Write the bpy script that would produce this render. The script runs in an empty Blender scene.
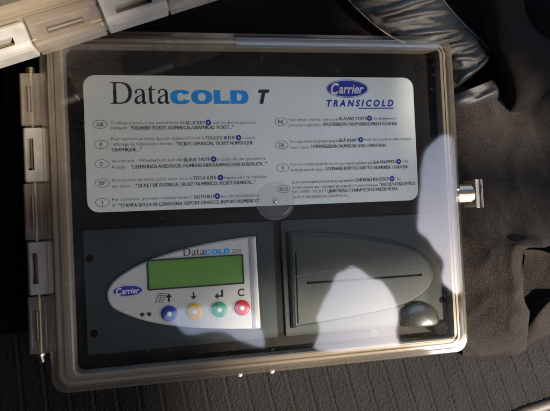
import bpy, bmesh, math, random
from mathutils import Vector, Matrix
from mathutils.geometry import tessellate_polygon
from mathutils import noise as mnoise

random.seed(7)
S = bpy.context.scene
COL = S.collection

# ------------------------------------------------------------------ camera
CAM_R = Matrix(((0.98327021, 0.0433499, -0.17691944),
                (-0.04755583, 0.99867625, -0.01960055),
                (0.17583557, 0.02768619, 0.98403015)))
CAM_C = Vector((-0.04776, -0.00845, 0.2779 + 0.06))
cd = bpy.data.cameras.new("camera")
cam = bpy.data.objects.new("camera", cd)
cam.matrix_world = Matrix.Translation(CAM_C) @ CAM_R.to_4x4()
cd.sensor_width = 36.0
cd.lens = 36.0 * 490.65 / 550.0
cd.clip_start = 0.01
cd.clip_end = 200.0
COL.objects.link(cam)
S.camera = cam

# ------------------------------------------------------------------ sky and sun
SUN_AZ, SUN_ZEN = math.radians(-33.0), math.radians(39.6)   # towards +x, -y
sun_dir = Vector((math.sin(SUN_ZEN) * math.cos(SUN_AZ), math.sin(SUN_ZEN) * math.sin(SUN_AZ), math.cos(SUN_ZEN)))
w = bpy.data.worlds.new("World")
S.world = w
w.use_nodes = True
nt = w.node_tree
sky = nt.nodes.new("ShaderNodeTexSky")
sky.sky_type = 'NISHITA'
sky.sun_disc = False
sky.sun_elevation = math.pi / 2 - SUN_ZEN
sky.sun_rotation = math.pi / 2 - SUN_AZ
sky.air_density = 1.0
sky.dust_density = 1.8
sky.ozone_density = 1.0
bg = nt.nodes["Background"]
bg.inputs[1].default_value = 0.125
nt.links.new(sky.outputs[0], bg.inputs[0])
sd = bpy.data.lights.new("sun", 'SUN')
sd.energy = 3.0
sd.angle = math.radians(3.0)   # hazy sun through the glass
sd.color = (1.0, 0.90, 0.76)
so = bpy.data.objects.new("sun", sd)
so.rotation_euler = sun_dir.to_track_quat('Z', 'Y').to_euler()
COL.objects.link(so)
S.view_settings.view_transform = 'Standard'
S.view_settings.look = 'None'
S.view_settings.exposure = 2.25
S.view_settings.gamma = 1.0
try:
    S.cycles.transparent_max_bounces = 24
    S.cycles.max_bounces = 10
except Exception:
    pass

# ------------------------------------------------------------------ materials
def new_mat(name):
    m = bpy.data.materials.new(name)
    m.use_nodes = True
    t = m.node_tree
    for n in list(t.nodes):
        t.nodes.remove(n)
    out = t.nodes.new("ShaderNodeOutputMaterial")
    return m, t, out

def plastic(name, col, rough=0.45, var=0.12, scale=90.0, bump=0.0, bscale=1500.0, metallic=0.0, spec=0.5, sheen=0.0, vor=False, coat=0.0, contrast=False):
    m, t, out = new_mat(name)
    b = t.nodes.new("ShaderNodeBsdfPrincipled")
    b.inputs["Roughness"].default_value = rough
    b.inputs["Metallic"].default_value = metallic
    b.inputs["Specular IOR Level"].default_value = spec
    b.inputs["Coat Weight"].default_value = coat
    if sheen:
        b.inputs["Sheen Weight"].default_value = sheen
        b.inputs["Sheen Roughness"].default_value = 0.45
        b.inputs["Sheen Tint"].default_value = (0.9, 0.78, 0.68, 1)
    tc = t.nodes.new("ShaderNodeTexCoord")
    n = t.nodes.new("ShaderNodeTexNoise")
    n.inputs["Scale"].default_value = scale
    n.inputs["Detail"].default_value = 6
    t.links.new(tc.outputs["Object"], n.inputs["Vector"])
    fac = n.outputs["Fac"]
    if contrast:
        n.inputs["Roughness"].default_value = 0.7
        cr = t.nodes.new("ShaderNodeMapRange")
        cr.inputs[1].default_value = 0.36; cr.inputs[2].default_value = 0.66
        t.links.new(fac, cr.inputs[0]); fac = cr.outputs[0]
    mx = t.nodes.new("ShaderNodeMix"); mx.data_type = 'RGBA'
    mx.inputs[6].default_value = tuple(c * (1 - var) for c in col) + (1,)
    mx.inputs[7].default_value = tuple(min(1, c * (1 + var)) for c in col) + (1,)
    t.links.new(fac, mx.inputs[0])
    t.links.new(mx.outputs[2], b.inputs["Base Color"])
    mr = t.nodes.new("ShaderNodeMapRange")
    mr.inputs[3].default_value = max(0.02, rough - 0.08)
    mr.inputs[4].default_value = rough + 0.08
    t.links.new(n.outputs["Fac"], mr.inputs[0])
    t.links.new(mr.outputs[0], b.inputs["Roughness"])
    if bump:
        if vor:
            bn = t.nodes.new("ShaderNodeTexVoronoi"); bn.feature = 'SMOOTH_F1'; bn.inputs['Smoothness'].default_value = 0.6
            bo = bn.outputs["Distance"]
        else:
            bn = t.nodes.new("ShaderNodeTexNoise"); bn.inputs["Detail"].default_value = 4
            bo = bn.outputs["Fac"]
        bn.inputs["Scale"].default_value = bscale
        t.links.new(tc.outputs["Object"], bn.inputs["Vector"])
        bp = t.nodes.new("ShaderNodeBump")
        bp.inputs["Strength"].default_value = bump
        bp.inputs["Distance"].default_value = 0.001
        t.links.new(bo, bp.inputs["Height"])
        t.links.new(bp.outputs[0], b.inputs["Normal"])
    t.links.new(b.outputs[0], out.inputs[0])
    return m

def clear_plastic(name, tint, body, body_fac, dust=0.03, f0=0.06, rough=0.03, scratches=True, wavy=0.0):
    """thin clear sheet: Fresnel gloss over see-through, a little smoky body and dust"""
    m, t, out = new_mat(name)
    L = t.links
    lw = t.nodes.new("ShaderNodeLayerWeight"); lw.inputs["Blend"].default_value = 0.5
    p = t.nodes.new("ShaderNodeMath"); p.operation = 'POWER'; p.inputs[1].default_value = 5
    L.new(lw.outputs["Facing"], p.inputs[0])
    f = t.nodes.new("ShaderNodeMath"); f.operation = 'MULTIPLY_ADD'
    f.inputs[1].default_value = 1 - f0; f.inputs[2].default_value = f0
    L.new(p.outputs[0], f.inputs[0])
    tr = t.nodes.new("ShaderNodeBsdfTransparent"); tr.inputs[0].default_value = tint + (1,)
    df = t.nodes.new("ShaderNodeBsdfDiffuse"); df.inputs[0].default_value = body + (1,)
    tl = t.nodes.new("ShaderNodeBsdfTranslucent"); tl.inputs[0].default_value = body + (1,)
    dm = t.nodes.new("ShaderNodeMixShader"); dm.inputs[0].default_value = 0.4
    L.new(df.outputs[0], dm.inputs[1]); L.new(tl.outputs[0], dm.inputs[2])
    tc = t.nodes.new("ShaderNodeTexCoord")
    n = t.nodes.new("ShaderNodeTexNoise"); n.inputs["Scale"].default_value = 22; n.inputs["Detail"].default_value = 9
    n.inputs["Roughness"].default_value = 0.65
    L.new(tc.outputs["Object"], n.inputs["Vector"])
    mr = t.nodes.new("ShaderNodeMapRange")
    mr.inputs[1].default_value = 0.3; mr.inputs[2].default_value = 0.75
    mr.inputs[3].default_value = body_fac; mr.inputs[4].default_value = body_fac + dust
    L.new(n.outputs["Fac"], mr.inputs[0])
    fac = mr.outputs[0]
    if scratches:
        mp = t.nodes.new("ShaderNodeMapping"); mp.inputs["Scale"].default_value = (30, 900, 1)
        mp.inputs["Rotation"].default_value = (0, 0, 0.3)
        L.new(tc.outputs["Object"], mp.inputs["Vector"])
        n2 = t.nodes.new("ShaderNodeTexNoise"); n2.inputs["Scale"].default_value = 1.0; n2.inputs["Detail"].default_value = 2
        L.new(mp.outputs[0], n2.inputs["Vector"])
        r2 = t.nodes.new("ShaderNodeMapRange")
        r2.inputs[1].default_value = 0.68; r2.inputs[2].default_value = 0.8
        r2.inputs[3].default_value = 0.0; r2.inputs[4].default_value = 0.02
        L.new(n2.outputs["Fac"], r2.inputs[0])
        ad = t.nodes.new("ShaderNodeMath"); ad.operation = 'ADD'
        L.new(fac, ad.inputs[0]); L.new(r2.outputs[0], ad.inputs[1]); fac = ad.outputs[0]
        for (sc_, rot, nsc, lo, hi, top) in (((5, 26, 1), -0.12, 1.0, 0.5, 0.78, 0.022), ((3, 14, 1), 0.9, 1.0, 0.55, 0.8, 0.014), ((1, 1, 1), 0, 620, 0.72, 0.80, 0.06)):
            mp = t.nodes.new("ShaderNodeMapping"); mp.inputs["Scale"].default_value = sc_; mp.inputs["Rotation"].default_value = (0, 0, rot)
            L.new(tc.outputs["Object"], mp.inputs["Vector"])
            n3 = t.nodes.new("ShaderNodeTexNoise"); n3.inputs["Scale"].default_value = nsc; n3.inputs["Detail"].default_value = 5 if nsc < 5 else 0
            L.new(mp.outputs[0], n3.inputs["Vector"])
            r3 = t.nodes.new("ShaderNodeMapRange")
            r3.inputs[1].default_value = lo; r3.inputs[2].default_value = hi; r3.inputs[3].default_value = 0; r3.inputs[4].default_value = top
            L.new(n3.outputs["Fac"], r3.inputs[0])
            ad = t.nodes.new("ShaderNodeMath"); ad.operation = 'ADD'
            L.new(fac, ad.inputs[0]); L.new(r3.outputs[0], ad.inputs[1]); fac = ad.outputs[0]
    m1 = t.nodes.new("ShaderNodeMixShader")
    L.new(fac, m1.inputs[0]); L.new(tr.outputs[0], m1.inputs[1]); L.new(dm.outputs[0], m1.inputs[2])
    gl = t.nodes.new("ShaderNodeBsdfGlossy"); gl.inputs["Roughness"].default_value = rough
    gl.inputs["Color"].default_value = (1, 1, 1, 1)
    if wavy:
        nw = t.nodes.new("ShaderNodeTexNoise"); nw.inputs["Scale"].default_value = 14; nw.inputs["Detail"].default_value = 2
        L.new(tc.outputs["Object"], nw.inputs["Vector"])
        bw = t.nodes.new("ShaderNodeBump"); bw.inputs["Strength"].default_value = wavy; bw.inputs["Distance"].default_value = 0.02
        L.new(nw.outputs["Fac"], bw.inputs["Height"]); L.new(bw.outputs[0], gl.inputs["Normal"])
    m2 = t.nodes.new("ShaderNodeMixShader")
    L.new(f.outputs[0], m2.inputs[0]); L.new(m1.outputs[0], m2.inputs[1]); L.new(gl.outputs[0], m2.inputs[2])
    L.new(m2.outputs[0], out.inputs[0])
    return m

M = {}
M['lid_clear'] = clear_plastic('clear polycarbonate', (0.97, 0.965, 0.95), (0.62, 0.62, 0.61), 0.0005, 0.006, f0=0.058, rough=0.042, wavy=0.0012)
M['lid_rim'] = clear_plastic('smoky polycarbonate', (0.90, 0.87, 0.82), (0.44, 0.39, 0.33), 0.08, 0.03, f0=0.09, rough=0.07, scratches=False)
M['smoky'] = clear_plastic('smoky hinge plastic', (0.86, 0.81, 0.75), (0.46, 0.39, 0.32), 0.28, 0.06, f0=0.08, rough=0.12, scratches=False)
M['base'] = plastic('grey brown case plastic', (0.25, 0.215, 0.175), 0.25, 0.1, 60)
M['knuckle'] = plastic('pale grey plastic', (0.215, 0.20, 0.18), 0.45, 0.3, 160, 0.1, 1400)
M['black'] = plastic('black plate', (0.006, 0.0055, 0.0055), 0.55, 0.25, 60, 0.1, 2500, spec=0.2)
M['slate'] = plastic('dark slate plastic', (0.021, 0.033, 0.035), 0.45, 0.3, 50, 0.3, 2400, spec=0.35)
M['door'] = plastic('dark slate door plastic', (0.030, 0.040, 0.040), 0.42, 0.3, 40, 0.25, 2400, spec=0.4)
M['label'] = plastic('printed label stock', (0.79, 0.84, 0.815), 0.5, 0.04, 30)
M['face'] = plastic('light grey faceplate plastic', (0.57, 0.565, 0.54), 0.4, 0.06, 80, 0.1, 3000)
M['ink'] = plastic('black ink', (0.012, 0.012, 0.014), 0.6, 0.2)
M['ink_light'] = plastic('thin grey ink', (0.085, 0.085, 0.09), 0.6, 0.2)
M['ink_soft'] = plastic('fine black ink', (0.016, 0.016, 0.018), 0.6, 0.3, 300)
M['cyan'] = plastic('bright blue ink', (0.004, 0.33, 0.92), 0.5, 0.05)
M['navy'] = plastic('royal blue ink', (0.015, 0.035, 0.36), 0.5, 0.1)
M['foot'] = plastic('grey rubber', (0.45, 0.44, 0.42), 0.5, 0.2)
M['white'] = plastic('white ink', (0.78, 0.78, 0.78), 0.5, 0.05)
M['green_lcd'] = plastic('green liquid crystal', (0.14, 0.30, 0.065), 0.25, 0.10, 40)
M['btn_blue'] = plastic('blue key plastic', (0.02, 0.035, 0.32), 0.35, 0.1)
M['btn_yellow'] = plastic('yellow key plastic', (0.80, 0.46, 0.02), 0.35, 0.1)
M['btn_green'] = plastic('green key plastic', (0.02, 0.36, 0.15), 0.35, 0.1)
M['btn_red'] = plastic('red key plastic', (0.55, 0.012, 0.02), 0.35, 0.1)
M['steel'] = plastic('worn steel', (0.60, 0.53, 0.43), 0.28, 0.2, 200, metallic=1.0)
M['brass'] = plastic('dull brass pin', (0.45, 0.36, 0.22), 0.35, 0.2, 200, metallic=1.0)
M['chrome'] = plastic('shiny grip plastic', (0.17, 0.17, 0.16), 0.27, 0.2, 100, metallic=0.8)
M['hole'] = plastic('dark recess', (0.0025, 0.0025, 0.0028), 0.7, 0.2, spec=0.08)
M['vinyl'] = plastic('grained black vinyl', (0.0050, 0.0040, 0.0036), 0.8, 0.2, 40, 0.6, 640, spec=0.16, vor=True)
M['seat'] = plastic('black seat cloth', (0.0034, 0.0024, 0.002), 0.95, 0.3, 60, 0.3, 800, spec=0.08)
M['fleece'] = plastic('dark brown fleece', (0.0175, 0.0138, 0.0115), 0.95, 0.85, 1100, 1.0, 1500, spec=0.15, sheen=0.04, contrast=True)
M['satin'] = plastic('black brown satin', (0.0075, 0.006, 0.0052), 0.44, 0.4, 300, 0.5, 1800, spec=0.5)
M['sleeve'] = plastic('dark brown fleece shaded for the sleeve', (0.0095, 0.0073, 0.0062), 0.95, 0.85, 1100, 1.0, 1500, spec=0.12, contrast=True)  # same fleece, base colour darkened to stand for weaker sun on the sleeve
M['thread'] = plastic('grey piping thread', (0.12, 0.10, 0.085), 0.6, 0.3, 300)
M['navy_cloth'] = plastic('dark blue cloth', (0.0026, 0.0024, 0.0030), 0.95, 0.4, 300, 0.5, 900, spec=0.1)
M['end'] = plastic('blue grey shaded end', (0.26, 0.29, 0.33), 0.4, 0.06, 80)  # darker than the faceplate, putting its rolled-off end's shade into colour
M['slot'] = plastic('dark brown slot', (0.05, 0.035, 0.025), 0.6, 0.2)
M['pin'] = plastic('tan pin', (0.12, 0.095, 0.07), 0.35, 0.2)
M['trim'] = plastic('tan trim', (0.05, 0.038, 0.027), 0.6, 0.15, 100, 0.3, 700)
M['blocker'] = plastic('dark roof lining', (0.030, 0.028, 0.027), 0.9, 0.2, 20, 0.2, 300)

# ------------------------------------------------------------------ mesh helpers (millimetres in, metres out)
class MB:
    def __init__(self):
        self.v = []; self.f = []; self.mi = []; self.sm = []
    def add(self, verts, faces, mi=0, smooth=False):
        o = len(self.v)
        self.v += [tuple(p) for p in verts]
        for f in faces:
            self.f.append(tuple(i + o for i in f)); self.mi.append(mi); self.sm.append(smooth)
        return self
    def loft(self, loops, cap0=True, cap1=True, mi=0, smooth=False, capmi=None):
        """loops: list of equal-length lists of (x,y,z), counter-clockwise seen from above, bottom first"""
        n = len(loops[0]); V = []; F = []
        for l in loops: V += l
        for k in range(len(loops) - 1):
            for i in range(n):
                j = (i + 1) % n
                F.append((k * n + i, k * n + j, (k + 1) * n + j, (k + 1) * n + i))
        self.add(V, F, mi, smooth)
        cm = mi if capmi is None else capmi
        if cap0: self.add(loops[0], [tuple(range(n - 1, -1, -1))], mi)
        if cap1: self.add(loops[-1], [tuple(range(n))], cm)
        return self
    def poly(self, outers, z0, z1, mi=0):
        """outers: list of 2-D loops, first outer, others holes; prism between z0 and z1"""
        pts = [Vector((x, y, 0)) for l in outers for (x, y) in l]
        tris = tessellate_polygon([[Vector((x, y, 0)) for (x, y) in l] for l in outers])
        top = []
        for t in tris:
            a, b, c = (pts[i] for i in t)
            top.append(t if (b - a).cross(c - a).z > 0 else (t[0], t[2], t[1]))
        n = len(pts)
        V = [(p.x, p.y, z1) for p in pts] + [(p.x, p.y, z0) for p in pts]
        F = list(top) + [(t[0] + n, t[2] + n, t[1] + n) for t in top]
        o = 0
        for k, l in enumerate(outers):
            ar = sum(l[i][0] * l[(i + 1) % len(l)][1] - l[(i + 1) % len(l)][0] * l[i][1] for i in range(len(l)))
            for i in range(len(l)):
                j = (i + 1) % len(l)
                q = (o + i, o + j, o + j + n, o + i + n)
                if (ar > 0) == (k == 0): q = q[::-1]
                F.append(q)
            o += len(l)
        return self.add(V, F, mi)
    def box(self, x0, x1, y0, y1, z0, z1, r=0.0, mi=0, bev=0.3):
        l = rrect(x0, x1, y0, y1, r if r else 0.01, 4 if r else 1)
        b = min(bev, (z1 - z0) / 3)
        li = rrect(x0 + b, x1 - b, y0 + b, y1 - b, max(r - b, 0.01) if r else 0.01, 4 if r else 1)
        return self.loft([[(x, y, z0) for x, y in l], [(x, y, z1 - b) for x, y in l], [(x, y, z1) for x, y in li]], mi=mi)
    def disc(self, cx, cy, r, z0, z1, n=32, mi=0, dome=0.0, ry=None):
        ry = ry or r
        C = lambda q, z: [(cx + r * q * math.cos(2 * math.pi * i / n), cy + ry * q * math.sin(2 * math.pi * i / n), z) for i in range(n)]
        L = [C(1, z0), C(1, z1 - min(0.25, (z1 - z0) / 3)), C(1 - min(.25, r * .1) / r, z1)]
        if dome:
            for a in (0.8, 0.55, 0.3, 0.1):
                L.append(C(a, z1 + dome * (1 - a * a)))
        return self.loft(L, mi=mi, smooth=bool(dome))
    def ring(self, cx, cy, r0, r1, z0, z1, n=40, mi=0):
        c = lambda r: [(cx + r * math.cos(2 * math.pi * i / n), cy + r * math.sin(2 * math.pi * i / n)) for i in range(n)]
        return self.poly([c(r1), c(r0)], z0, z1, mi)
    def tube(self, pts, r, n=8, mi=0):
        pts = [Vector(p) for p in pts]; L = []
        for i, p in enumerate(pts):
            d = (pts[min(i + 1, len(pts) - 1)] - pts[max(i - 1, 0)]).normalized()
            a = d.cross(Vector((0, 0, 1)))
            if a.length < 1e-4: a = d.cross(Vector((1, 0, 0)))
            a.normalize(); b = d.cross(a)
            L.append([tuple(p + r * (math.cos(2 * math.pi * k / n) * a + math.sin(2 * math.pi * k / n) * b)) for k in range(n)])
        return self.loft(L, mi=mi, smooth=True)
    def xf(self, fn):
        self.v = [fn(*p) for p in self.v]; return self
    def build(self, name, mats, parent=None, scale=0.001, loc=(0, 0, 0)):
        me = bpy.data.meshes.new(name)
        me.from_pydata([(x * scale, y * scale, z * scale) for x, y, z in self.v], [], self.f)
        mats = mats if isinstance(mats, (list, tuple)) else [mats]
        for m in mats: me.materials.append(m)
        for p, mi, s in zip(me.polygons, self.mi, self.sm):
            p.material_index = mi; p.use_smooth = s
        bm = bmesh.new(); bm.from_mesh(me)
        bmesh.ops.recalc_face_normals(bm, faces=bm.faces)
        bm.to_mesh(me); bm.free()
        me.update()
        o = bpy.data.objects.new(name, me)
        COL.objects.link(o)
        o.location = loc
        if parent: o.parent = parent
        return o

def rrect(x0, x1, y0, y1, r, n=6):
    out = []
    for (cx, cy, a0) in ((x1 - r, y0 + r, -90), (x1 - r, y1 - r, 0), (x0 + r, y1 - r, 90), (x0 + r, y0 + r, 180)):
        for k in range(n + 1):
            a = math.radians(a0 + 90 * k / n)
            out.append((cx + r * math.cos(a), cy + r * math.sin(a)))
    return out

def catmull(P, sub=6, closed=False):
    P = [Vector(p) for p in P]; n = len(P); out = []
    for i in range(n if closed else n - 1):
        if closed: a, b, c, d = P[(i - 1) % n], P[i], P[(i + 1) % n], P[(i + 2) % n]
        else: a, b, c, d = P[max(i - 1, 0)], P[i], P[i + 1], P[min(i + 2, n - 1)]
        for k in range(sub):
            t = k / sub
            out.append(0.5 * ((2 * b) + (c - a) * t + (2 * a - 5 * b + 4 * c - d) * t * t + (3 * b - a - 3 * c + d) * t ** 3))
    if not closed: out.append(P[-1])
    return out

def at(px, py, z):
    """photo pixel (550 x 411) -> point in metres on the horizontal plane at height z"""
    d = CAM_R @ Vector(((px - 275) / 490.65, -(py - 205.5) / 490.65, -1))
    t = (z - CAM_C.z) / d.z
    return CAM_C + d * t

def tag(o, label=None, cat=None, group=None, kind=None):
    if label: o['label'] = label
    if cat: o['category'] = cat
    if group: o['group'] = group
    if kind: o['kind'] = kind
    return o

def empty(name, loc):
    o = bpy.data.objects.new(name, None); COL.objects.link(o); o.location = loc
    o.empty_display_size = 0.02
    return o
# ------------------------------------------------------------------ the setting
mb = MB(); mb.box(-900, 900, -700, 700, -60, -1.5, mi=0)
tag(mb.build('seat', M['seat']), kind='structure')

# ribbed vinyl panel in front of the case
def vinyl_panel():
    mb = MB(); nx, ny = 520, 90
    V = []; F = []
    for j in range(ny + 1):
        y = -75 - 115 * j / ny
        for i in range(nx + 1):
            x = -175 + 420 * i / nx
            k = 0.06 + 0.30 * (x + 150) / 370.0          # the ribs fan out slightly
            u = (x + k * (y + 115)) / 14.2
            d = abs(u - round(u)) * 14.2
            q = (u - round(u)) * 14.2
            z = 0.35 * math.exp(-((q + 1.0) / 0.8) ** 2) - 0.7 * math.exp(-((q - .6) / 0.75) ** 2)
            z += 0.25 * mnoise.noise(Vector((x * 0.03, y * 0.03, 2)))
            drop = max(0, -y - 168) ** 2 * 0.012
            V.append((x, y, z - drop))
    for j in range(ny):
        for i in range(nx):
            a = j * (nx + 1) + i
            F.append((a, a + nx + 1, a + nx + 2, a + 1))
    mb.add(V, F, 0, True)
    return mb.build('vinyl_panel', M['vinyl'])
tag(vinyl_panel(), kind='structure')

# unseen roof overhead: added, its openings shaped for lid reflections and sun patches
HR = 0.75
def up(x, y, h=HR):       # where the lid point (mm) sees the roof
    return (x + (x + 47.8) * h / 0.278, y + (y + 8.4) * h / 0.278)
A = [(-62.7, -62), (-50.6, -57.5), (-28.5, -58.2), (-13.9, -61.6), (-6.9, -83.7), (-21.5, -77.9), (-27, -74.5), (-38.1, -72.4), (-48, -73.2), (-52.4, -72.8), (-56.5, -68.1)]
B = [(46.6, -41.2), (42.1, -44.4), (37.7, -45.9), (35.1, -49.8), (33.0, -54.9), (27.2, -60.8), (23.9, -68.1), (25.8, -76.4), (23.4, -88.9), (71.3, -92.3), (73.7, -83.6), (75.6, -73.6), (73.6, -62.7), (67.8, -53.9), (61.0, -51.0), (53.3, -43.4)]
Cc = [(98, 28), (93.5, 2.6), (89.6, -19.2), (95.7, -26.8), (101.7, -36.9), (104.6, -43.1), (104.6, -56), (121, -56), (121, 30)]
def smooth2(P, sub=5):
    return [(p.x, p.y) for p in catmull([(x, y, 0) for x, y in P], sub, True)]
mb = MB()
outer = [(-1000, -650), (505, -650), (515, -415), (640, -408), (690, -380), (1000, -365), (1000, 650), (-1000, 650)]
def ragged(P, a=7.0):
    return [(x + a * mnoise.noise(Vector((x * .02, y * .02, 1))), y + a * mnoise.noise(Vector((x * .02, y * .02, 7)))) for x, y in P]
holes = [ragged(smooth2([up(*p) for p in A])), ragged(smooth2([up(*p) for p in B], 4), 10.0), ragged(smooth2([up(*p) for p in Cc])), [(650, -318), (800, -335), (820, -200), (655, -185)]]
mb.poly([outer] + holes, 60 + HR * 1000, 60 + HR * 1000 + 12)
tag(mb.build('overhead_blocker', M['blocker']), kind='structure')

mb = MB(); mb.poly([[(-620, -690), (440, -690), (440, -660), (-590, -660), (-590, 700), (-620, 700)]], -60, 805)  # unseen L-shaped wall, added to keep low sky off the left and front
tag(mb.build('side_blocker', M['blocker']), kind='structure')

mb = MB(); mb.box(560, 640, -170, 690, -60, 640, r=20, bev=15)  # unseen block, added to cut low sky and darken the right side
tag(mb.build('right_blocker', M['blocker']), kind='structure')

# ------------------------------------------------------------------ text helpers
def text_mesh(body, x0, x1, yc, cap, bold=0.0, shear=0.0):
    """2-D triangles of a line of type fitted between x0 and x1 (mm), capital height cap"""
    c = bpy.data.curves.new('type', 'FONT')
    c.body = body; c.size = 1.0; c.shear = shear; c.offset = bold; c.resolution_u = 3
    o = bpy.data.objects.new('type', c); COL.objects.link(o)
    bpy.context.view_layer.update()
    dg = bpy.context.evaluated_depsgraph_get()
    me = o.evaluated_get(dg).to_mesh()
    vs = [v.co.copy() for v in me.vertices]; fs = [tuple(p.vertices) for p in me.polygons]
    o.evaluated_get(dg).to_mesh_clear()
    bpy.data.objects.remove(o); bpy.data.curves.remove(c)
    lo = min(v.x for v in vs); hi = max(v.x for v in vs)
    k = (x1 - x0) / (hi - lo); s = cap / 0.729
    return [(x0 + (v.x - lo) * k, yc - cap / 2 + v.y * s, 0) for v in vs], fs

def put_text(mb, body, x0, x1, yc, cap, z, bold=0.0, shear=0.0, mi=0):
    v, f = text_mesh(body, x0, x1, yc, cap, bold, shear)
    mb.add([(x, y, z) for x, y, _ in v], f, mi)

GLY = {
 'D': (722, [[(16,0),(16,19),(70,25),(98,45),(106,90),(106,572),(98,616),(70,637),(16,643),(16,662),(345,662),(470,650),(580,605),(655,520),(688,420),(690,331),(682,240),(640,140),(560,60),(450,12),(330,0)],
             [(206,90),(214,52),(245,38),(300,36),(400,50),(490,95),(550,180),(580,290),(580,370),(550,480),(490,565),(400,612),(300,626),(240,624),(212,612),(206,580)]]),
 'a': (444, [[(442,40),(442,66),(424,50),(400,44),(382,52),(376,72),(375,100),(375,290),(368,370),(335,425),(275,452),(215,460),(140,450),(80,410),(56,360),(62,322),(88,306),(118,316),(130,345),(128,385),(148,415),(200,428),(245,418),(272,390),(284,345),(284,292),(220,265),(120,225),(60,175),(37,110),(45,50),(85,5),(145,-10),(210,5),(284,62),(290,25),(315,0),(352,-10),(400,2)],
             [(284,262),(284,110),(250,70),(200,52),(160,60),(130,95),(128,140),(150,185),(210,225)]]),
 't': (290, [[(20,418),(66,418),(66,110),(75,40),(105,0),(160,-10),(215,5),(272,62),(258,76),(220,48),(188,45),(164,62),(156,100),(156,418),(260,418),(260,450),(156,450),(156,579),(138,579),(108,520),(66,470),(20,438)]]),
}
def sup(rx, ry, e, n=40, cx=0, cy=0):
    o = []
    for i in range(n):
        a = 2 * math.pi * i / n
        c, s = math.cos(a), math.sin(a)
        o.append((cx + rx * math.copysign(abs(c) ** (2 / e), c), cy + ry * math.copysign(abs(s) ** (2 / e), s)))
    return o

def serif_data(mb, x0, x1, y0, cap, z0, z1, mi=0):
    tot = 722 + 444 + 290 + 444; k = (x1 - x0) / tot; s = cap / 662.0; x = x0
    for ch in 'Data':
        adv, loops = GLY[ch]
        mb.poly([[(x + px * k, y0 + py * s) for px, py in l] for l in loops], z0, z1, mi)
        x += adv * k

def wide_cold(mb, x0, x1, y0, h, z0, z1, mi=0):
    w_ = (x1 - x0); u = w_ / 4.12
    tv, th = u * 0.36, h * 0.235
    # C: a thick ring opened on the right
    cx, cy = x0 + u * .52, y0 + h / 2; rx, ry = u * .53, h * .53
    ri, rj = rx - tv, ry - th
    o = []; n = 40; a0 = math.radians(24)
    for i in range(n + 1):
        a = a0 + (2 * math.pi - 2 * a0) * i / n
        c, s = math.cos(a), math.sin(a)
        o.append((cx + rx * math.copysign(abs(c) ** .8, c), cy + ry * math.copysign(abs(s) ** .8, s)))
    for i in range(n, -1, -1):
        a = a0 * 1.15 + (2 * math.pi - 2 * a0 * 1.15) * i / n
        c, s = math.cos(a), math.sin(a)
        o.append((cx + ri * math.copysign(abs(c) ** .8, c), cy + rj * math.copysign(abs(s) ** .8, s)))
    mb.poly([o], z0, z1, mi)
    cx = x0 + u * 1.62
    mb.poly([sup(u * .56, h * .53, 2.4, cx=cx, cy=cy), sup(u * .56 - tv, h * .53 - th, 2.2, cx=cx, cy=cy)], z0, z1, mi)
    x = x0 + u * 2.25
    mb.poly([[(x, y0), (x + u * .84, y0), (x + u * .84, y0 + th), (x + tv, y0 + th), (x + tv, y0 + h), (x, y0 + h)]], z0, z1, mi)
    x = x0 + u * 3.13; W_ = u * 0.99
    def dd(l, r_, b, t_):
        rr = (t_ - b) / 2; q = [(l, t_), (l, b)]
        for i in range(17):
            a = -math.pi / 2 + math.pi * i / 16
            q.append((r_ - rr * 0.95 + rr * 0.95 * math.copysign(abs(math.cos(a)) ** .85, 1) , (b + t_) / 2 + rr * math.sin(a)))
        return q
    mb.poly([dd(x, x + W_, y0, y0 + h), dd(x + tv, x + W_ - tv, y0 + th, y0 + h - th)], z0, z1, mi)

def oval_badge(parent, cx, cy, rx, ry, z, rot=0.0, tail=True):
    mb = MB()
    mb.poly([sup(rx, ry, 2.0, 56)], 0, 0.12, 0)
    mb.poly([sup(rx * 0.985, ry * 0.95, 2.0, 56), sup(rx * 0.955, ry * 0.88, 2.0, 56)], 0.12, 0.17, 1)
    put_text(mb, 'C', -rx * .78, -rx * .40, ry * .02, ry * 1.25, .2, .03, .28, 1)
    put_text(mb, 'arrier', -rx * .41, rx * .78, ry * .02, ry * 1.04, .2, .02, .28, 1)
    o = mb.build('badge', [M['navy'], M['white']], parent, loc=(cx / 1000, cy / 1000, z / 1000))
    o.rotation_euler = (0, 0, rot)
    return o

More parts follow.
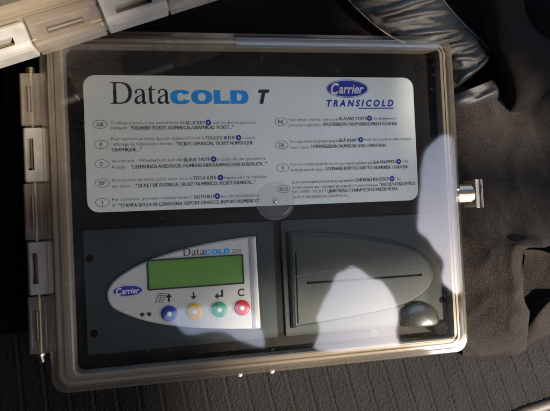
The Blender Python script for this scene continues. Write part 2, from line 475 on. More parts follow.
# ------------------------------------------------------------------ the case
def make_case(root):
    """base, lid, hinge: shared by both cases"""
    # base: a tray with a wide rim the lid closes on
    R_ = lambda dx, z, r: [(x, y, z) for x, y in rrect(-125 + dx, 125 - dx, -101 + dx, 101 - dx, max(r - dx, 1), 8)]
    P_ = lambda d, z: [(x, y, z) for x, y in rrect(-113 + d, 118.5 - d, -92 + d, 93.5 - d, 4, 8)]
    mb = MB()
    mb.loft([R_(6, -58, 10), R_(4.5, -57, 10), R_(2.5, -15.6, 10), R_(3.2, -14.6, 10), R_(4.6, -14.6, 10), R_(5.0, -15.8, 10),
             R_(6.6, -15.8, 10), R_(7.0, -14.4, 10), P_(-1.2, -14.4), P_(-.4, -15.2), P_(0, -30)], cap0=True, cap1=True)
    mb.build('base', M['base'], root)
    # lid: stepped frame of smoky plastic round a clear window, 2.4 mm thick
    prof = [(0.0, -14.2, 10), (0.0, -11.2, 10), (0.5, -10.4, 10), (3.4, -10.2, 10), (4.0, -9.6, 10), (4.6, -5.6, 10), (5.4, -5.0, 10)]
    Q = lambda f, z, r: [(x, y, z) for x, y in rrect(-125 + 12.4 * f, 125 - 8.1 * f, -101 + 10.6 * f, 101 - 10.7 * f, r, 8)]
    outer = [Q(0, -14.2, 9), Q(0, -11.4, 9), Q(.05, -10.6, 9), Q(.28, -10.4, 8), Q(.34, -9.8, 8), Q(.40, -7.0, 7.5), Q(.46, -6.2, 7), Q(.70, -5.9, 6), Q(.77, -5.2, 5.5),
             Q(.90, -1.0, 5), Q(.95, -.25, 4.5), Q(1.0, 0, 4)]
    inner = [Q(1.04, -2.4, 3.6), Q(1.0, -2.8, 4), Q(.92, -6.0, 4.5), Q(.82, -7.8, 5), Q(.52, -8.6, 6), Q(.44, -9.6, 6.5), Q(.40, -12.2, 7), Q(.22, -12.8, 8), Q(.12, -14.2, 8)]
    mb = MB()
    mb.loft(outer, cap0=False, cap1=True, mi=1, smooth=False, capmi=0)
    mb.loft(inner, cap0=True, cap1=False, mi=1, smooth=False, capmi=0)
    mb.mi[-1] = 0
    mb.loft([outer[0], inner[-1]], cap0=False, cap1=False, mi=1)
    lid = mb.build('lid', [M['lid_clear'], M['lid_rim']], root)
    # hinge: pale and smoky knuckles in turn on one pin
    ys = [77.2, 47.2, 15.8, -16.2, -46.8, -78.8]
    for k in range(5):
        y1, y0 = ys[k] - 0.35, ys[k + 1] + 0.35
        mb = MB(); smoky = k % 2 == 0
        x0, x1 = -136.0, -122.8
        zt, zb = -11.5, -24.0
        # a rounded barrel with a window through its top
        sx0, sx1 = -133.0, -129.6
        sy0, sy1 = y0 + 6.5, y1 - 6.5
        def bar(a0, a1, b0, b1, rl=0.0):
            l = rrect(a0, a1, b0, b1, 0.3, 2)
            mb.loft([[(x, y, zb) for x, y in l], [(x, y, zt - .8) for x, y in l], [(x + (.5 if x < -135 else 0) * 1.2, y, zt) for x, y in l]])
        if smoky:
            l = rrect(x0, x1, y0, y1, 0.8, 3)
            li = rrect(x0 + 1.0, x1 - .4, y0 + .4, y1 - .4, 0.6, 3)
            mb.loft([[(x, y, zb) for x, y in l], [(x, y, zt - 1.2) for x, y in l], [(x, y, zt) for x, y in li]])
            mb.box(sx0 + .4, sx1 - .2, sy0 + 1, sy1 - 1, zt - .5, zt + .12, mi=1, bev=.05)
            mb.tube([(sx0 + 1.9, sy0 + 1.3, zt + .15), (sx0 + 1.9, sy1 - 1.3, zt + .15)], .55, 8, mi=2)
            mb.box(sx0 + 5.6, sx0 + 6.6, sy0 - 3, sy1 + 3, zt, zt + .5)
            mb.box(sx0 - 1.6, sx0 - .9, sy0 - 3, sy1 + 3, zt, zt + .4)
        else:
            H = lambda d, z: [(x, y, z) for x, y in rrect(x0 + d, x1 - d * .6, y0 + d * .35, y1 - d * .35, max(.8, 1.4 - d * .2), 4)]
            mb.loft([H(0, zb), H(0, zt - 4), H(.5, zt - 2), H(1.1, zt - .9), H(1.8, zt - .25), H(2.6, zt)], cap1=False)
            top = [(x, y) for x, y, z in H(2.6, zt)]
            hole = rrect(sx0, sx1, sy0, sy1, .4, 3)
            tri = tessellate_polygon([[Vector((x, y, 0)) for x, y in top], [Vector((x, y, 0)) for x, y in hole]])
            mb.add([(x, y, zt) for x, y in top + hole], tri)
            mb.loft([[(x, y, zb + 1) for x, y in hole], [(x, y, zt) for x, y in hole]], cap0=True, cap1=False)
        mb.build('hinge_knuckle', [M['smoky'], M['slot'], M['pin']] if smoky else M['knuckle'], root)
    mb = MB()
    mb.tube([(-131.2, 80.6, -16.5), (-131.2, -81.5, -16.5)], 1.5, 12)
    mb.tube([(-131.2, 77.4, -16.5), (-131.2, 80.8, -16.5)], 2.5, 12)
    mb.build('hinge_pin', M['brass'], root)
    mb = MB(); mb.tube([(-131.2, -79.0, -16.5), (-131.2, -80.2, -16.5)], 3.0, 14); mb.tube([(-131.2, -80.2, -16.5), (-130.4, -84.0, -16.5)], 1.7, 12)
    mb.build('pin_tip', M['steel'], root)
    mb = MB(); mb.box(-112.6, 118.1, -91.6, 93.1, -24.5, -22.0, r=3.5)
    mb.build('front_panel', M['black'], root)
    return lid

ZT = 0.06
logger = empty('data_logger', (0, 0, ZT))
tag(logger, 'smoky clear lidded box with printed white label, green display and coloured keys', 'data logger')
lid = make_case(logger)
fp = [c for c in COL.objects if c.name.startswith('front_panel')][-1]

# moulded disc and long scratch on the lid
mb = MB(); mb.ring(2.4, -.3, 9.6, 11.2, 0.05, 0.6); mb.ring(2.4, -.3, 1.2, 1.9, 0.05, 0.5)
mb.disc(2.4, -.3, 9.4, 0.05, 0.3)
mb.build('moulded_disc', clear_plastic('frosted disc', (0.95, 0.96, 0.96), (0.7, 0.7, 0.7), 0.05, 0.05, rough=0.15, scratches=False), lid)
mb = MB(); mb.disc(2.4, -.6, 1.0, 0.3, 0.9, dome=.3); mb.build('disc_pin', M['steel'], lid)
mb = MB()
sc = catmull([(11, -44.5, .12), (34, -42.4, .12), (48, -41.8, .12), (62, -42.6, .12), (78, -45.2, .12), (93, -44.6, .12), (106, -43.8, .12)], 6)
mb.tube(sc, 0.12, 5)
mb.build('scratch', M['thread'], lid)

# screws of the front panel
for (x, y) in ((107.1, 83.9), (-108.0, 84.2)):
    mb = MB(); mb.ring(x, y, 1.6, 2.6, -22, -21.6); mb.disc(x, y, 1.5, -22, -21.8)
    mb.build('screw', M['black'], fp)

# ------------------------------------------------------------------ printed label
label = MB().box(-103.2, 103.2, -40.3, 40.3, -0.4, 0.0, r=6.5, bev=.12).build('label_plate', M['label'], logger, loc=(-.0012, .0378, -.0216))
label.rotation_euler = (0, 0, -0.0053)
LX, LY = -1.2, 37.8
mb = MB()
serif_data(mb, -89.6 - LX, -54.9 - LX, 61.1 - LY, 12.9, 0, .06, 0)
wide_cold(mb, -54.6 - LX, -7.4 - LX, 61.0 - LY, 8.3, 0, .06, 1)
t0 = -2.9 - LX; b0 = 61.0 - LY
shx = lambda x, y: (t0 + x + 0.24 * y, b0 + y)
mb.poly([[shx(2.1, 0), shx(4.5, 0), shx(4.5, 6.8), shx(6.7, 6.8), shx(6.7, 8.9), shx(-.1, 8.9), shx(-.1, 6.8), shx(2.1, 6.8)]], 0, .06, 0)
mb.build('title_lettering', [M['ink'], M['cyan']], label)
oval_badge(label, 56.6 - LX, 70.6 - LY, 14.2, 5.9, 0.02)
mb = MB()
put_text(mb, 'T R A N S I C O L D', 42.4 - LX, 87.6 - LX, 61.4 - LY, 4.2, .06, 0.045, 0.25)
mb.poly([[(63.4 - LX, 57.6 - LY), (87.4 - LX, 57.6 - LY), (87.6 - LX, 58.3 - LY), (63.6 - LX, 58.3 - LY)]], 0, .06)
mb.build('division_lettering', M['navy'], label)

RUNS = [
    ('GB', 'To obtain product, press several times the', -89.8, -46.8, 49.8, 0),
    ('GB', 'BLUE KEY', -46.2, -34.8, 49.6, 1),
    ('GB', '@', -34.2, -31.3, 49.6, 2),
    ('GB', 'until the desired printout is', -30.2, -3.2, 49.5, 0),
    ('GB', 'displayed :', -89.9, -80.1, 46.9, 0),
    ('GB', '"DELIVERY TICKET, NUMERICAL/GRAPHICAL TICKET..."', -78.4, -17.7, 46.7, 1),
    ('F', 'Pour imprimer un ticket, appuyer plusieurs fois sur la', -89.8, -35.4, 40.4, 0),
    ('F', 'TOUCHE BLEUE', -34.8, -16.9, 40.2, 1),
    ('F', '@', -16.1, -13.1, 40.1, 2),
    ('F', "jusqu'à", -12.2, -4.7, 40.0, 0),
    ('F', "l'affichage de l'impression désirée :", -89.5, -53.7, 37.2, 0),
    ('F', '"TICKET LIVRAISON, TICKET NUMERIQUE', -52.5, -6.0, 36.9, 1),
    ('F', 'GRAPHIQUE ..."', -89.7, -72.7, 34.0, 1),
    ('D', 'Ausdruck : Wiederholt auf die', -89.9, -48.8, 27.4, 0),
    ('D', 'BLAUE TASTE', -48.2, -32.5, 27.2, 1),
    ('D', '@', -31.9, -28.9, 27.2, 2),
    ('D', 'drücken, bis der gewünschte', -28.3, 1.6, 27.1, 0),
    ('D', 'Anzeige :', -90.1, -81.1, 23.8, 0),
    ('D', '"LIEFERUNGS-AUSDRUCK, NUMERISCHER/GRAPHISCHER AUSDRUCK..."', -79.1, 2.1, 23.7, 1),
    ('SP', 'Para imprimir un ticket, pulsar varias veces la', -90.0, -43.8, 16.1, 0),
    ('SP', 'TECLA AZUL', -42.9, -29.0, 16.0, 1),
    ('SP', '@', -28.2, -25.2, 15.9, 2),
    ('SP', 'hasta ver la opción', -24.4, 1.7, 15.8, 0),
    ('SP', 'que desee :', -90.1, -79.2, 12.6, 0),
    ('SP', '"TICKET DE ENTREGA, TICKET NUMERICO, TICKET GRAFICO..."', -76.8, -5.6, 12.5, 1),
    ('I', 'Per stampare, premere ripetutamente il', -90.4, -44.2, 4.8, 0),
    ('I', 'TASTO BLU', -43.4, -31.4, 4.6, 1),
    ('I', '@', -30.6, -27.6, 4.6, 2),
    ('I', 'fino alla visualizzazione', -26.8, -3.2, 4.5, 0),
    ('I', 'di :', -90.6, -87.4, 1.5, 0),
    ('I', '"STAMPA BOLLA DI CONSEGNA, REPORT GRAFICO, REPORT NUMERICO"', -86.5, -3.3, 1.1, 1),
    ('NL', 'Voor printen, druk div. malen op de', 17.5, 49.7, 51.1, 0),
    ('NL', 'BLAUWE TOETS', 50.4, 68.6, 51.4, 1),
    ('NL', '@', 69.0, 72.3, 51.5, 2),
    ('NL', 'tot de gewenste', 72.8, 89.0, 51.5, 0),
    ('NL', 'printsoort is gekozen :', 17.3, 38.1, 47.6, 0),
    ('NL', 'AFLEVERBON / NUMERIEKE/PRINT/GRAFIEK', 39.3, 89.5, 47.9, 1),
    ('DK', 'For at tage udskrift, tryk gentagne gange på', 17.7, 49.0, 37.3, 0),
    ('DK', 'BLÅ KNAP', 49.7, 61.7, 37.6, 1),
    ('DK', '@', 62.4, 65.7, 37.7, 2),
    ('DK', 'indtil den ønskede udskriftstype', 66.4, 98.6, 37.9, 0),
    ('DK', 'vises i display :', 17.5, 30.7, 33.6, 0),
    ('DK', 'LEVERINGSBON, NUMERISK BON / GRAF BON', 31.3, 80.8, 33.9, 1),
    ('S', 'För att erhålla utskrift, tryck upprepade gånger på', 17.4, 70.8, 22.9, 0),
    ('S', 'BLÅ KNAPPEN', 71.5, 86.9, 23.1, 1),
    ('S', '@', 87.6, 91.0, 23.1, 2),
    ('S', 'tills', 91.7, 96.1, 23.2, 0),
    ('S', 'önskad utskrift visas :', 17.2, 39.0, 19.4, 0),
    ('S', 'LEVERANS KVITTO, KVITTO NUMERISK / GRAFISK', 39.9, 95.6, 19.6, 1),
    ('RUS', 'Для получения распечатки нажмите', 17.7, 58.5, 11.7, 0),
    ('RUS', 'СИНЮЮ КНОПКУ', 59.4, 82.0, 11.9, 1),
    ('RUS', '@', 82.5, 85.8, 12.0, 2),
    ('RUS', 'до', 87.5, 90.4, 12.0, 0),
    ('RUS', 'появления на экране нужной строки меню', 17.6, 74.2, 8.4, 0),
    ('RUS', '"РАСПЕЧАТКА РЕЙСА', 75.4, 100.1, 8.5, 1),
    ('RUS', 'DELIVERY TICKET', 17.5, 39.8, 5.6, 0),
    ('RUS', 'ЦИФРОВАЯ / ГРАФИЧЕСКАЯ РАСПЕЧАТКА', 40.5, 87.6, 5.4, 1),
    ('RUS', 'TICKET NUMERICAL/GRAPHICAL', 17.3, 54.1, 2.3, 0),
]
OV = {'GB': (-95.7, 49.0), 'F': (-95.4, 37.2), 'D': (-95.5, 25.8), 'SP': (-95.6, 14.6), 'I': (-95.9, 3.2),
      'NL': (12.5, 49.7), 'DK': (12.3, 35.2), 'S': (12.2, 20.9), 'RUS': (12.3, 7.7)}
for key, (ox, oy) in OV.items():
    mb = MB()
    for (k, body, x0, x1, y, b) in RUNS:
        if k != key: continue
        if b == 2:
            cx = (x0 + x1) / 2 - LX; cy = y - LY
            mb.disc(cx, cy, 1.75, 0, .06, 20, 2); mb.disc(cx, cy, .55, .06, .1, 12, 3)
        else:
            put_text(mb, body, x0 - LX, x1 - LX, y - LY, 2.2 if b else 1.85, .06, 0.0, 0, 0 if b else 1)
            if b: put_text(mb, body, x0 - LX + .13, x1 - LX + .13, y - LY, 2.2, .075, 0.0, 0, 0)
    cx, cy = ox - LX, oy - LY
    mb.poly([sup(4.1, 2.6, 2, 36, cx, cy), sup(3.8, 2.32, 2, 36, cx, cy)], 0, .06, 1)
    wd = .22 if key == 'I' else {1: .75, 2: 1.9, 3: 2.6}[len(key)]
    put_text(mb, key, cx - wd, cx + wd, cy, 2.3, .07, 0.012, 0, 0)
    mb.build('instruction_text', [M['ink_soft'], M['ink_light'], M['navy'], M['white']], label)

# ------------------------------------------------------------------ display side
dp = MB().box(-107.6, 4.2, -83.8, -12.0, -22, -20.4, r=1.2, bev=.5).build('display_panel', M['slate'], logger)
for (x, y) in ((-104.1, -28.4), (-103.4, -71.4)):
    mb = MB(); mb.disc(x, y, 2.2, -20.4, -20.25); mb.build('screw_hole', M['hole'], dp)
leaf = [(-30, -22.5), (-50.7, -25.9), (-71.1, -31.4), (-85.1, -37.8), (-93.2, -44.2), (-95.6, -50.8), (-92.6, -57.6), (-82.1, -63.6), (-68.6, -68.6), (-50, -72.6), (-28, -75.4)]
lf = [(p.x, p.y) for p in catmull([(-6.7, -20.4, 0)] + [(x, y, 0) for x, y in leaf] + [(-5.9, -77.2, 0)], 6)]
def inset(l, d, xmax=None):
    cx = sum(p[0] for p in l) / len(l); cy = sum(p[1] for p in l) / len(l); o = []
    n = len(l)
    for i in range(n):
        a, b = l[(i - 1) % n], l[(i + 1) % n]
        t = Vector((b[0] - a[0], b[1] - a[1])).normalized(); nr = Vector((-t.y, t.x))
        p = Vector(l[i])
        if (p + nr - Vector((cx, cy))).length > (p - nr - Vector((cx, cy))).length: nr = -nr
        p = p + nr * d
        o.append((min(p.x, xmax) if xmax is not None else p.x, p.y))
    return o
def shrink(l, d):
    xs = [p[0] for p in l]; ys = [p[1] for p in l]
    cx, cy = (min(xs) + max(xs)) / 2, (min(ys) + max(ys)) / 2
    kx, ky = 1 - 2 * d / (max(xs) - min(xs)), 1 - 2 * d / (max(ys) - min(ys))
    return [(cx + (x - cx) * kx, cy + (y - cy) * ky) for x, y in l]
Z = lambda l, z: [(x, y, z) for x, y in l]
FZ = -18.4
mb = MB()
mb.loft([Z(lf, -20.4), Z(shrink(lf, .2), -19.6), Z(shrink(lf, .6), -18.9), Z(shrink(lf, 1.1), -18.55), Z(shrink(lf, 1.7), FZ)])
fpl = mb.build('faceplate', M['face'], dp)
mb = MB()  # rolled-off end: its shade is put into the strip's colour
mb.loft([[(-12.0, -76.3, FZ - .3), (-7.4, -76.7, FZ - .3), (-7.8, -21.0, FZ - .3), (-12.0, -21.4, FZ - .3)],
         [(-11.8, -75.3, FZ + .25), (-9.8, -75.6, FZ + .25), (-10.0, -22.4, FZ + .25), (-11.8, -22.6, FZ + .25)]])
mb.build('shaded_end', M['end'], dp)
mb = MB(); mb.box(-7.4, -5.4, -77.4, -20.1, -20.4, FZ - .1, bev=.6); mb.build('end_edge', M['slate'], dp)
dscr = MB()
dscr.poly([rrect(-72.0, -15.5, -48.9, -31.1, .6, 3), rrect(-71.3, -16.1, -48.3, -31.8, .4, 3)], FZ, FZ + .7)
# the display tilts with the row of keys by a hair
def part(mb, name, mat, par): return mb.build(name, mat, par)
part(dscr, 'display_bezel', M['slate'], dp)
part(MB().box(-71.2, -16.2, -48.2, -31.9, FZ, FZ + .15, bev=.05), 'display_screen', M['green_lcd'], dp)
mb = MB()
serif_data(mb, -51.6, -38.2, -30.1, 4.6, FZ, FZ + .06, 0)
wide_cold(mb, -38.4, -23.4, -30.1, 3.0, FZ, FZ + .06, 1)
put_text(mb, '250', -22.2, -16.6, -28.8, 2.4, FZ + .06, .01, .15, 2)
part(mb, 'title_lettering', [M['ink'], M['cyan'], M['ink_light']], dp)
oval_badge(dp, -83.5, -48.2, 8.4, 3.3, FZ + .02, 0.0)
for (x, col) in ((-60.6, 'btn_blue'), (-46.0, 'btn_yellow'), (-31.3, 'btn_green'), (-17.7, 'btn_red')):
    mb = MB()
    mb.ring(x, -63.2, 4.75, 5.45, FZ, FZ + .3, mi=1)
    mb.disc(x, -63.2, 4.6, FZ, FZ + .9, 36, 0, dome=.4)
    mb.disc(x, -63.2, 1.45, FZ + 1.1, FZ + 1.45, 20, 2, dome=.1)
    part(mb, 'key', [M[col], M['face'], M['white']], dp)
mb = MB()
def arrow(x, y, s, up_=1):
    q = [(-.5, -2.4), (.5, -2.4), (.5, .1), (1.9, .1), (0, 2.4), (-1.9, .1), (-.5, .1)]
    return [(x + a * s, y + b * s * up_) for a, b in q]
mb.poly([arrow(-60.4, -53.9, 1.05)], FZ, FZ + .06)
mb.poly([arrow(-46.1, -53.9, .95, -1)], FZ, FZ + .06)
mb.poly([[(-33.9, -55.2), (-31.6, -53.2), (-31.6, -54.7), (-29.8, -54.7), (-29.8, -51.6), (-28.6, -51.6), (-28.6, -55.8), (-31.6, -55.8), (-31.6, -57.2)]], FZ, FZ + .06)
put_text(mb, 'C', -19.9, -15.9, -53.9, 4.6, FZ + .06, .03)
# the little ruled sheet beside the arrow
for i in range(5):
    y = -56.3 + i * 1.25
    x = -68.6 + i * .55
    mb.poly([[(x, y), (x + 4.6, y), (x + 4.75, y + .32), (x + .15, y + .32)]], FZ, FZ + .06)
for i in range(3):
    x = -68.6 + i * 2.2
    mb.poly([[(x, -56.3), (x + .3, -56.3), (x + 2.6, -51.0), (x + 2.3, -51.0)]], FZ + .02, FZ + .08)
part(mb, 'key_symbols', M['ink_soft'], dp)
for x in (-75.9, -71.9):
    part(MB().disc(x, -62.6, 1.15, FZ, FZ + .3, 18, dome=.3), 'indicator', M['slate'], dp)

# ------------------------------------------------------------------ printer side
pp = MB().box(8.6, 116.6, -83.8, -12.0, -22, -20.4, r=1.2, bev=.5).build('printer_panel', M['slate'], logger)
pl = [(p.x, p.y) for p in catmull([(12.0, -19.0, 0), (44.6, -21.6, 0), (77.9, -27.3, 0), (96.3, -33.8, 0), (106.2, -42.6, 0), (109.4, -51.6, 0), (104.0, -61.3, 0), (92.2, -68.4, 0), (75.5, -72.4, 0), (45, -75.8, 0), (12.0, -78.2, 0)], 6)]
mb = MB()
mb.loft([Z(pl, -20.4), Z(inset(pl, .4), -19.2), Z(inset(pl, 1.4), -18.2), Z(inset(pl, 3.0), -17.8)])
part(mb, 'printer_door', M['door'], pp)
mb = MB()
mb.poly([[(23.2, -51.5), (99.0, -51.7), (99.0, -50.9), (23.2, -50.7)]], -17.8, -17.55)
mb.disc(24.0, -51.1, .9, -17.8, -17.5, 14); mb.disc(98.4, -51.3, .9, -17.8, -17.5, 14)
part(mb, 'paper_slot', M['hole'], pp)
mb = MB(); mb.box(24.5, 98.0, -52.2, -51.75, -17.8, -17.35, bev=.1)
part(mb, 'slot_lip', M['slate'], pp)
mb = MB(); mb.poly([[(16.6, -32), (17.3, -32), (16.6, -75.5), (15.9, -75.5)]], -17.8, -17.6)
part(mb, 'door_seam', M['hole'], pp)
# half round thumb grip
mb = MB(); n = 26; L = []
for k in range(9):
    a = math.radians(90 * k / 8)
    row = []
    for i in range(n):
        b = 2 * math.pi * i / n
        x = 97 + 13.4 * math.cos(a) * math.cos(b); y = -80.4 + 11.6 * math.cos(a) * math.sin(b)
        y = max(y, -83.4)
        row.append((x, y, -20.3 + 8.5 * math.sin(a)))
    L.append(row)
mb.loft(L, smooth=True)
part(mb, 'thumb_grip', M['chrome'], pp)
mb = MB(); mb.disc(109.0, -86.6, 4.0, -22, -16.5, 24, dome=.5); mb.box(111, 117.0, -90.8, -82.4, -22, -18.5, r=.8)
part(mb, 'lock_knob', M['hole'], pp)
mb = MB(); mb.disc(114.0, -69.1, 2.2, -20.4, -20.25); part(mb, 'screw_hole', M['hole'], pp)
mb = MB(); mb.ring(66.2, -86.4, 1.7, 2.5, -22, -21.5); mb.disc(66.2, -86.4, 1.6, -22, -21.7); part(mb, 'screw', M['slate'], pp)

# ------------------------------------------------------------------ latch
mb = MB()
LYc = -.6
def ybar(mb, x0, x1, r, z, n=28):
    L = []
    for x, q in ((x0, .9), (x0 + .4, 1), (x1 - .6, 1), (x1, .9)):
        L.append([(x, LYc + r * q * math.sin(2 * math.pi * i / n), z + r * q * math.cos(2 * math.pi * i / n)) for i in range(n)])
    mb.loft(L, smooth=False)
ybar(mb, 124.5, 138.5, 6.6, -21)
latch = mb.build('latch', M['steel'], logger)
mb = MB(); mb.box(139.0, 144.6, LYc - 9.4, LYc + 9.4, -30, -15.5, r=.8); mb.tube([(142.6, LYc - 9.4, -15.6), (142.6, LYc + 9.4, -15.6)], 1.0, 10)
mb.build('latch_plate', M['steel'], latch)
mb = MB(); mb.disc(122.6, 3.2, 2.0, -10.8, -9.6, 20, dome=.5); mb.build('latch_screw', M['steel'], latch)

# small pale studs on the front lip of the lid
for px in (240, 272):
    p = at(px, 377.5 - (px - 240) * .2, 0.047)
    n = 14; L = []
    for (yy, r) in ((-100.4, 1.5), (-101.6, 1.5), (-102.3, 1.0), (-102.5, .3)):
        L.append([(p.x * 1000 + r * math.cos(2 * math.pi * i / n), yy, -12.8 + r * math.sin(2 * math.pi * i / n)) for i in range(n)])
    mb = MB(); mb.loft(L); mb.build('stud', M['foot'], lid)

# ------------------------------------------------------------------ the second case, lying on the first one's corner
case2 = empty('hinged_case', (0, 0, 0))
tag(case2, 'second smoky hinged case cut off at top left, its sunlit hinge overlapping the labelled box', 'case')
for c in list(logger.children):
    if c.name.split('.')[0] in ('base', 'lid', 'hinge_knuckle', 'hinge_pin', 'pin_tip', 'front_panel'):
        d = c.copy(); COL.objects.link(d); d.parent = case2
ang = math.radians(109.0)
zc = 0.1205
target = at(64, 21, zc - 0.0115)
off = Matrix.Rotation(ang, 3, 'Z') @ Vector((-0.1294, -0.0002, 0))
case2.rotation_euler = (0, 0, ang)
case2.location = (target.x - off.x, target.y - off.y, zc)

# ------------------------------------------------------------------ clothes
def cloth(name, rows, mat, su=8, sv=8, amp=0.6, freq=0.06, seed=0, thick=1.6, sub2=None, extra=None):
    """rows of (photo x, photo y, height mm): a smooth draped sheet with thickness"""
    C_ = [[at(px, py, z / 1000) * 1000 for (px, py, z) in r] for r in rows]
    C_ = [catmull(r, su) for r in C_]
    cols = list(zip(*C_))
    cols = [catmull(c, sv) for c in cols]
    G = list(zip(*cols))
    nr, nc = len(G), len(G[0]); V = []
    for j in range(nr):
        for i in range(nc):
            p = Vector(G[j][i])
            e = extra(i / (nc - 1), j / (nr - 1)) if extra else 0
            q = mnoise.fractal(Vector((p.x * freq + seed, p.y * freq, seed * 3.1)), 1.0, 2.0, 4)
            cr = 1 - abs(mnoise.noise(Vector((p.x * .03 + p.y * .022 + seed, p.y * .03 - p.x * .012, seed))))
            V.append((p.x, p.y, p.z + amp * q + 1.6 * amp * cr ** 6 + e))
    F = [(j * nc + i, (j + 1) * nc + i, (j + 1) * nc + i + 1, j * nc + i + 1) for j in range(nr - 1) for i in range(nc - 1)]
    mb = MB(); mb.add(V, F, 0, True)
    mb.add([(x, y, z - thick) for x, y, z in V], [f[::-1] for f in F], 0, True)
    n = nr * nc
    E_ = [(i, i + 1) for i in range(nc - 1)] + [((nr - 1) * nc + i + 1, (nr - 1) * nc + i) for i in range(nc - 1)]
    E_ += [((j + 1) * nc, j * nc) for j in range(nr - 1)] + [(j * nc + nc - 1, (j + 1) * nc + nc - 1) for j in range(nr - 1)]
    mb.add(V + [(x, y, z - thick) for x, y, z in V], [(a, b, b + n, a + n) for a, b in E_], 0, True)
    return mb

fleece = [
 [(444, 92, 8), (470, 94, 10), (495, 98, 8), (520, 100, 6), (560, 95, 6)],
 [(446, 150, 12), (475, 150, 17), (505, 152, 12), (535, 150, 8), (585, 140, 18)],
 [(449, 205, 14), (480, 206, 20), (508, 208, 14), (540, 202, 18), (590, 190, 24)],
 [(453, 240, 18), (482, 241, 24), (505, 243, 27), (530, 243, 30), (580, 250, 30)],
 [(455, 256, 20), (483, 257, 26), (503, 255, 31), (514, 252, 34), (523, 251, 30)],
 [(458, 290, 22), (485, 290, 28), (505, 290, 32), (516, 289, 34), (523, 287, 29)],
 [(461, 320, 22), (486, 320, 27), (507, 320, 31), (520, 318, 32), (528, 316, 27)],
 [(462, 342, 16), (486, 342, 20), (507, 342, 24), (519, 340, 24), (526, 338, 19)],
 [(463, 356, 3), (487, 355, 3), (507, 354, 4), (519, 352, 5), (526, 349, 4)],
]
jacket = empty('fleece_jacket', at(490, 250, 0))
tag(jacket, 'dark brown fleece jacket bunched on the seat to the right of the steel latch', 'jacket')
def child_build(mb, name, mat, root):
    o = mb.build(name, mat, root)
    o.location = -root.location
    return o
top_ = [[(442, 88, 0), (470, 88, 2), (503, 92, 2), (540, 80, 0), (600, 60, 2)],
        [(445, 122, 6), (474, 122, 12), (506, 126, 6), (540, 118, 2), (595, 105, 8)],
        [(448, 165, 10), (477, 168, 14), (508, 165, 8), (540, 160, 5), (590, 150, 14)],
        [(450, 205, 13), (480, 206, 19), (508, 208, 15), (540, 202, 16), (590, 190, 22)],
        [(452, 230, 16), (481, 231, 22), (506, 232, 22), (532, 231, 25), (580, 230, 27)],
        [(453, 241, 18), (482, 242, 24), (505, 243, 29), (524, 242, 33), (548, 246, 33)]]
child_build(cloth('body_panel', top_ + fleece[4:], M['fleece'], 10, 10, 1.6, 0.06, 1), 'body_panel', M['fleece'], jacket)
flap = [
 [(521, 250, 12), (538, 250, 16), (560, 256, 20), (600, 262, 24)],
 [(524, 262, 8), (545, 260, 14), (565, 264, 20), (600, 272, 22)],
 [(520, 305, 3), (538, 298, 8), (560, 288, 14), (600, 280, 18)],
 [(522, 324, 3), (536, 318, 14), (556, 300, 18), (600, 290, 20)],
 [(522, 349, 1), (540, 338, 3), (562, 328, 4), (600, 315, 5)],
]
child_build(cloth('flap', flap, M['fleece'], 8, 8, 0.8, 0.1, 4), 'hem_flap', M['fleece'], jacket)
sleeve = [
 [(480, -25, 4), (488, -26, 20), (498, -27, 26), (510, -28, 22), (520, -29, 8)],
 [(484, 20, 4), (491, 18, 21), (501, 14, 27), (513, 9, 23), (524, 4, 8)],
 [(488, 48, 4), (495, 44, 22), (507, 38, 28), (518, 32, 24), (530, 24, 9)],
 [(500, 82, 4), (508, 75, 21), (520, 64, 28), (534, 52, 25), (549, 40, 12)],
 [(507, 108, 4), (517, 101, 18), (530, 92, 24), (546, 77, 22), (568, 58, 14)],
 [(506, 115, 1), (520, 112, 4), (534, 104, 7), (552, 88, 7), (576, 70, 5)],
]
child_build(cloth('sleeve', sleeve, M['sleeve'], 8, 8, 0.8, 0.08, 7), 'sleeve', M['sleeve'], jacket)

nav = [[(505, -25, 6), (530, -27, 12), (560, -28, 16), (600, -28, 18)], [(518, 8, 4), (538, 4, 12), (562, 2, 17), (600, 0, 18)], [(532, 30, 3), (550, 26, 10), (575, 22, 16), (600, 20, 18)], [(552, 48, 2), (566, 44, 6), (582, 42, 10), (605, 40, 12)]]
o = cloth('scarf', nav, M['navy_cloth'], 6, 6, 1.0, 0.07, 9).build('folded_cloth', M['navy_cloth'])
tag(o, 'dark blue cloth tucked behind the fleece sleeve at top right', 'cloth')

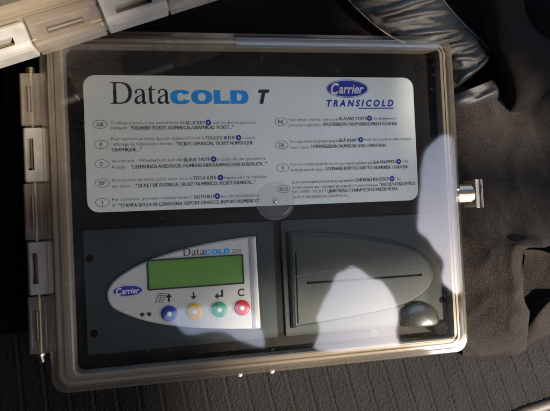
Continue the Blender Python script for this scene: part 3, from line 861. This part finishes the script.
# crumpled satin band between its piping and its seam
Lp = catmull([(335, -22, 0), (345, -6, 0), (366, 16, 0), (392, 36, 0), (424, 50, 0), (447, 62, 0), (454, 90, 0)], 14)
Rp = catmull([(415, -36, 0), (432, -16, 0), (443, 0, 0), (460, 20, 0), (474, 34, 0), (485, 45, 0), (494, 58, 0)], 14)
nU = 26
ridges = [(0.18, .020, 3.0), (0.31, .022, 3.4), (0.42, .018, 3.0), (0.52, .025, 3.8), (0.63, .018, 2.6), (0.74, .026, 4.2), (0.86, .02, 2.8), (0.955, .022, 4.4)]
rows = []
for j in range(len(Lp)):
    t = j / (len(Lp) - 1); r = []
    for i in range(nU + 1):
        u = i / nU
        p = Lp[j].lerp(Rp[j], u)
        wob = 0.03 * mnoise.noise(Vector((u * 2.2, t * 3, 5.0)))
        z = 7 + 9 * math.sin(math.pi * min(1, max(0, u * .92 + .04))) ** .6
        for k, (c, wd, a) in enumerate(ridges):
            fade = math.sin(math.pi * min(1, max(0, (u - .04 - .05 * (k % 3)) / (.86)))) ** .5 if 0.04 < u < .97 else 0
            z += 1.7 * a * fade * math.exp(-((t + wob - c - .03 * math.sin(k * 2 + u * 2)) / wd) ** 2)
        z += 1.5 * (1 - abs(mnoise.noise(Vector((u * 2.0 - t * 3, t * 17, 3.0))))) ** 5
        if t > .96: z -= (t - .96) * 200
        r.append((p.x, p.y, z))
    rows.append(r)
def sheet(rows, mat):
    V = []; nr, nc = len(rows), len(rows[0])
    for r in rows:
        for (px, py, z) in r:
            V.append(tuple(at(px, py, z / 1000) * 1000))
    F = [(j * nc + i, (j + 1) * nc + i, (j + 1) * nc + i + 1, j * nc + i + 1) for j in range(nr - 1) for i in range(nc - 1)]
    mb = MB(); mb.add(V, F, 0, True); n = len(V)
    mb.add([(x, y, z - 1.5) for x, y, z in V], [f[::-1] for f in F], 0, True)
    return mb
band = empty('satin_jacket', at(430, 30, 0))
tag(band, 'shiny wrinkled black satin garment with pale piping behind the box corner', 'jacket')
child_build(sheet(rows, M['satin']), 'satin_panel', M['satin'], band)
mb = MB()
mb.tube([tuple(at(p.x, p.y, .0095) * 1000) for p in Rp[14:]], .55, 6)
mb.tube([tuple(at(p.x - 1, p.y + .5, .0095) * 1000) for p in Lp[:50]], .6, 6)
child_build(mb, 'piping', M['thread'], band)
cuff = [[(448, 96, 6), (462, 92, 12), (478, 86, 14), (492, 80, 10), (500, 76, 4)], [(449, 104, 8), (463, 100, 15), (480, 93, 12), (494, 87, 12), (501, 82, 4)], [(450, 111, 5), (464, 107, 10), (481, 99, 14), (496, 92, 12), (501, 88, 4)], [(450, 117, 1), (466, 113, 3), (483, 105, 5), (498, 98, 5), (502, 93, 2)]]
child_build(cloth('cuff', cuff, M['satin'], 8, 8, 0.7, 0.12, 12), 'cuff', M['satin'], band)

# pale trim strip at the lower right corner
mb = MB()
mb.tube([tuple(at(505, 420, .000) * 1000), tuple(at(525, 412, .001) * 1000), tuple(at(556, 402, .001) * 1000), tuple(at(590, 392, .001) * 1000)], 4.5, 14)
for i, v in enumerate(mb.v): mb.v[i] = (v[0], v[1], v[2] - 1.5)
tag(mb.build('seat_piping', M['trim']), kind='structure')
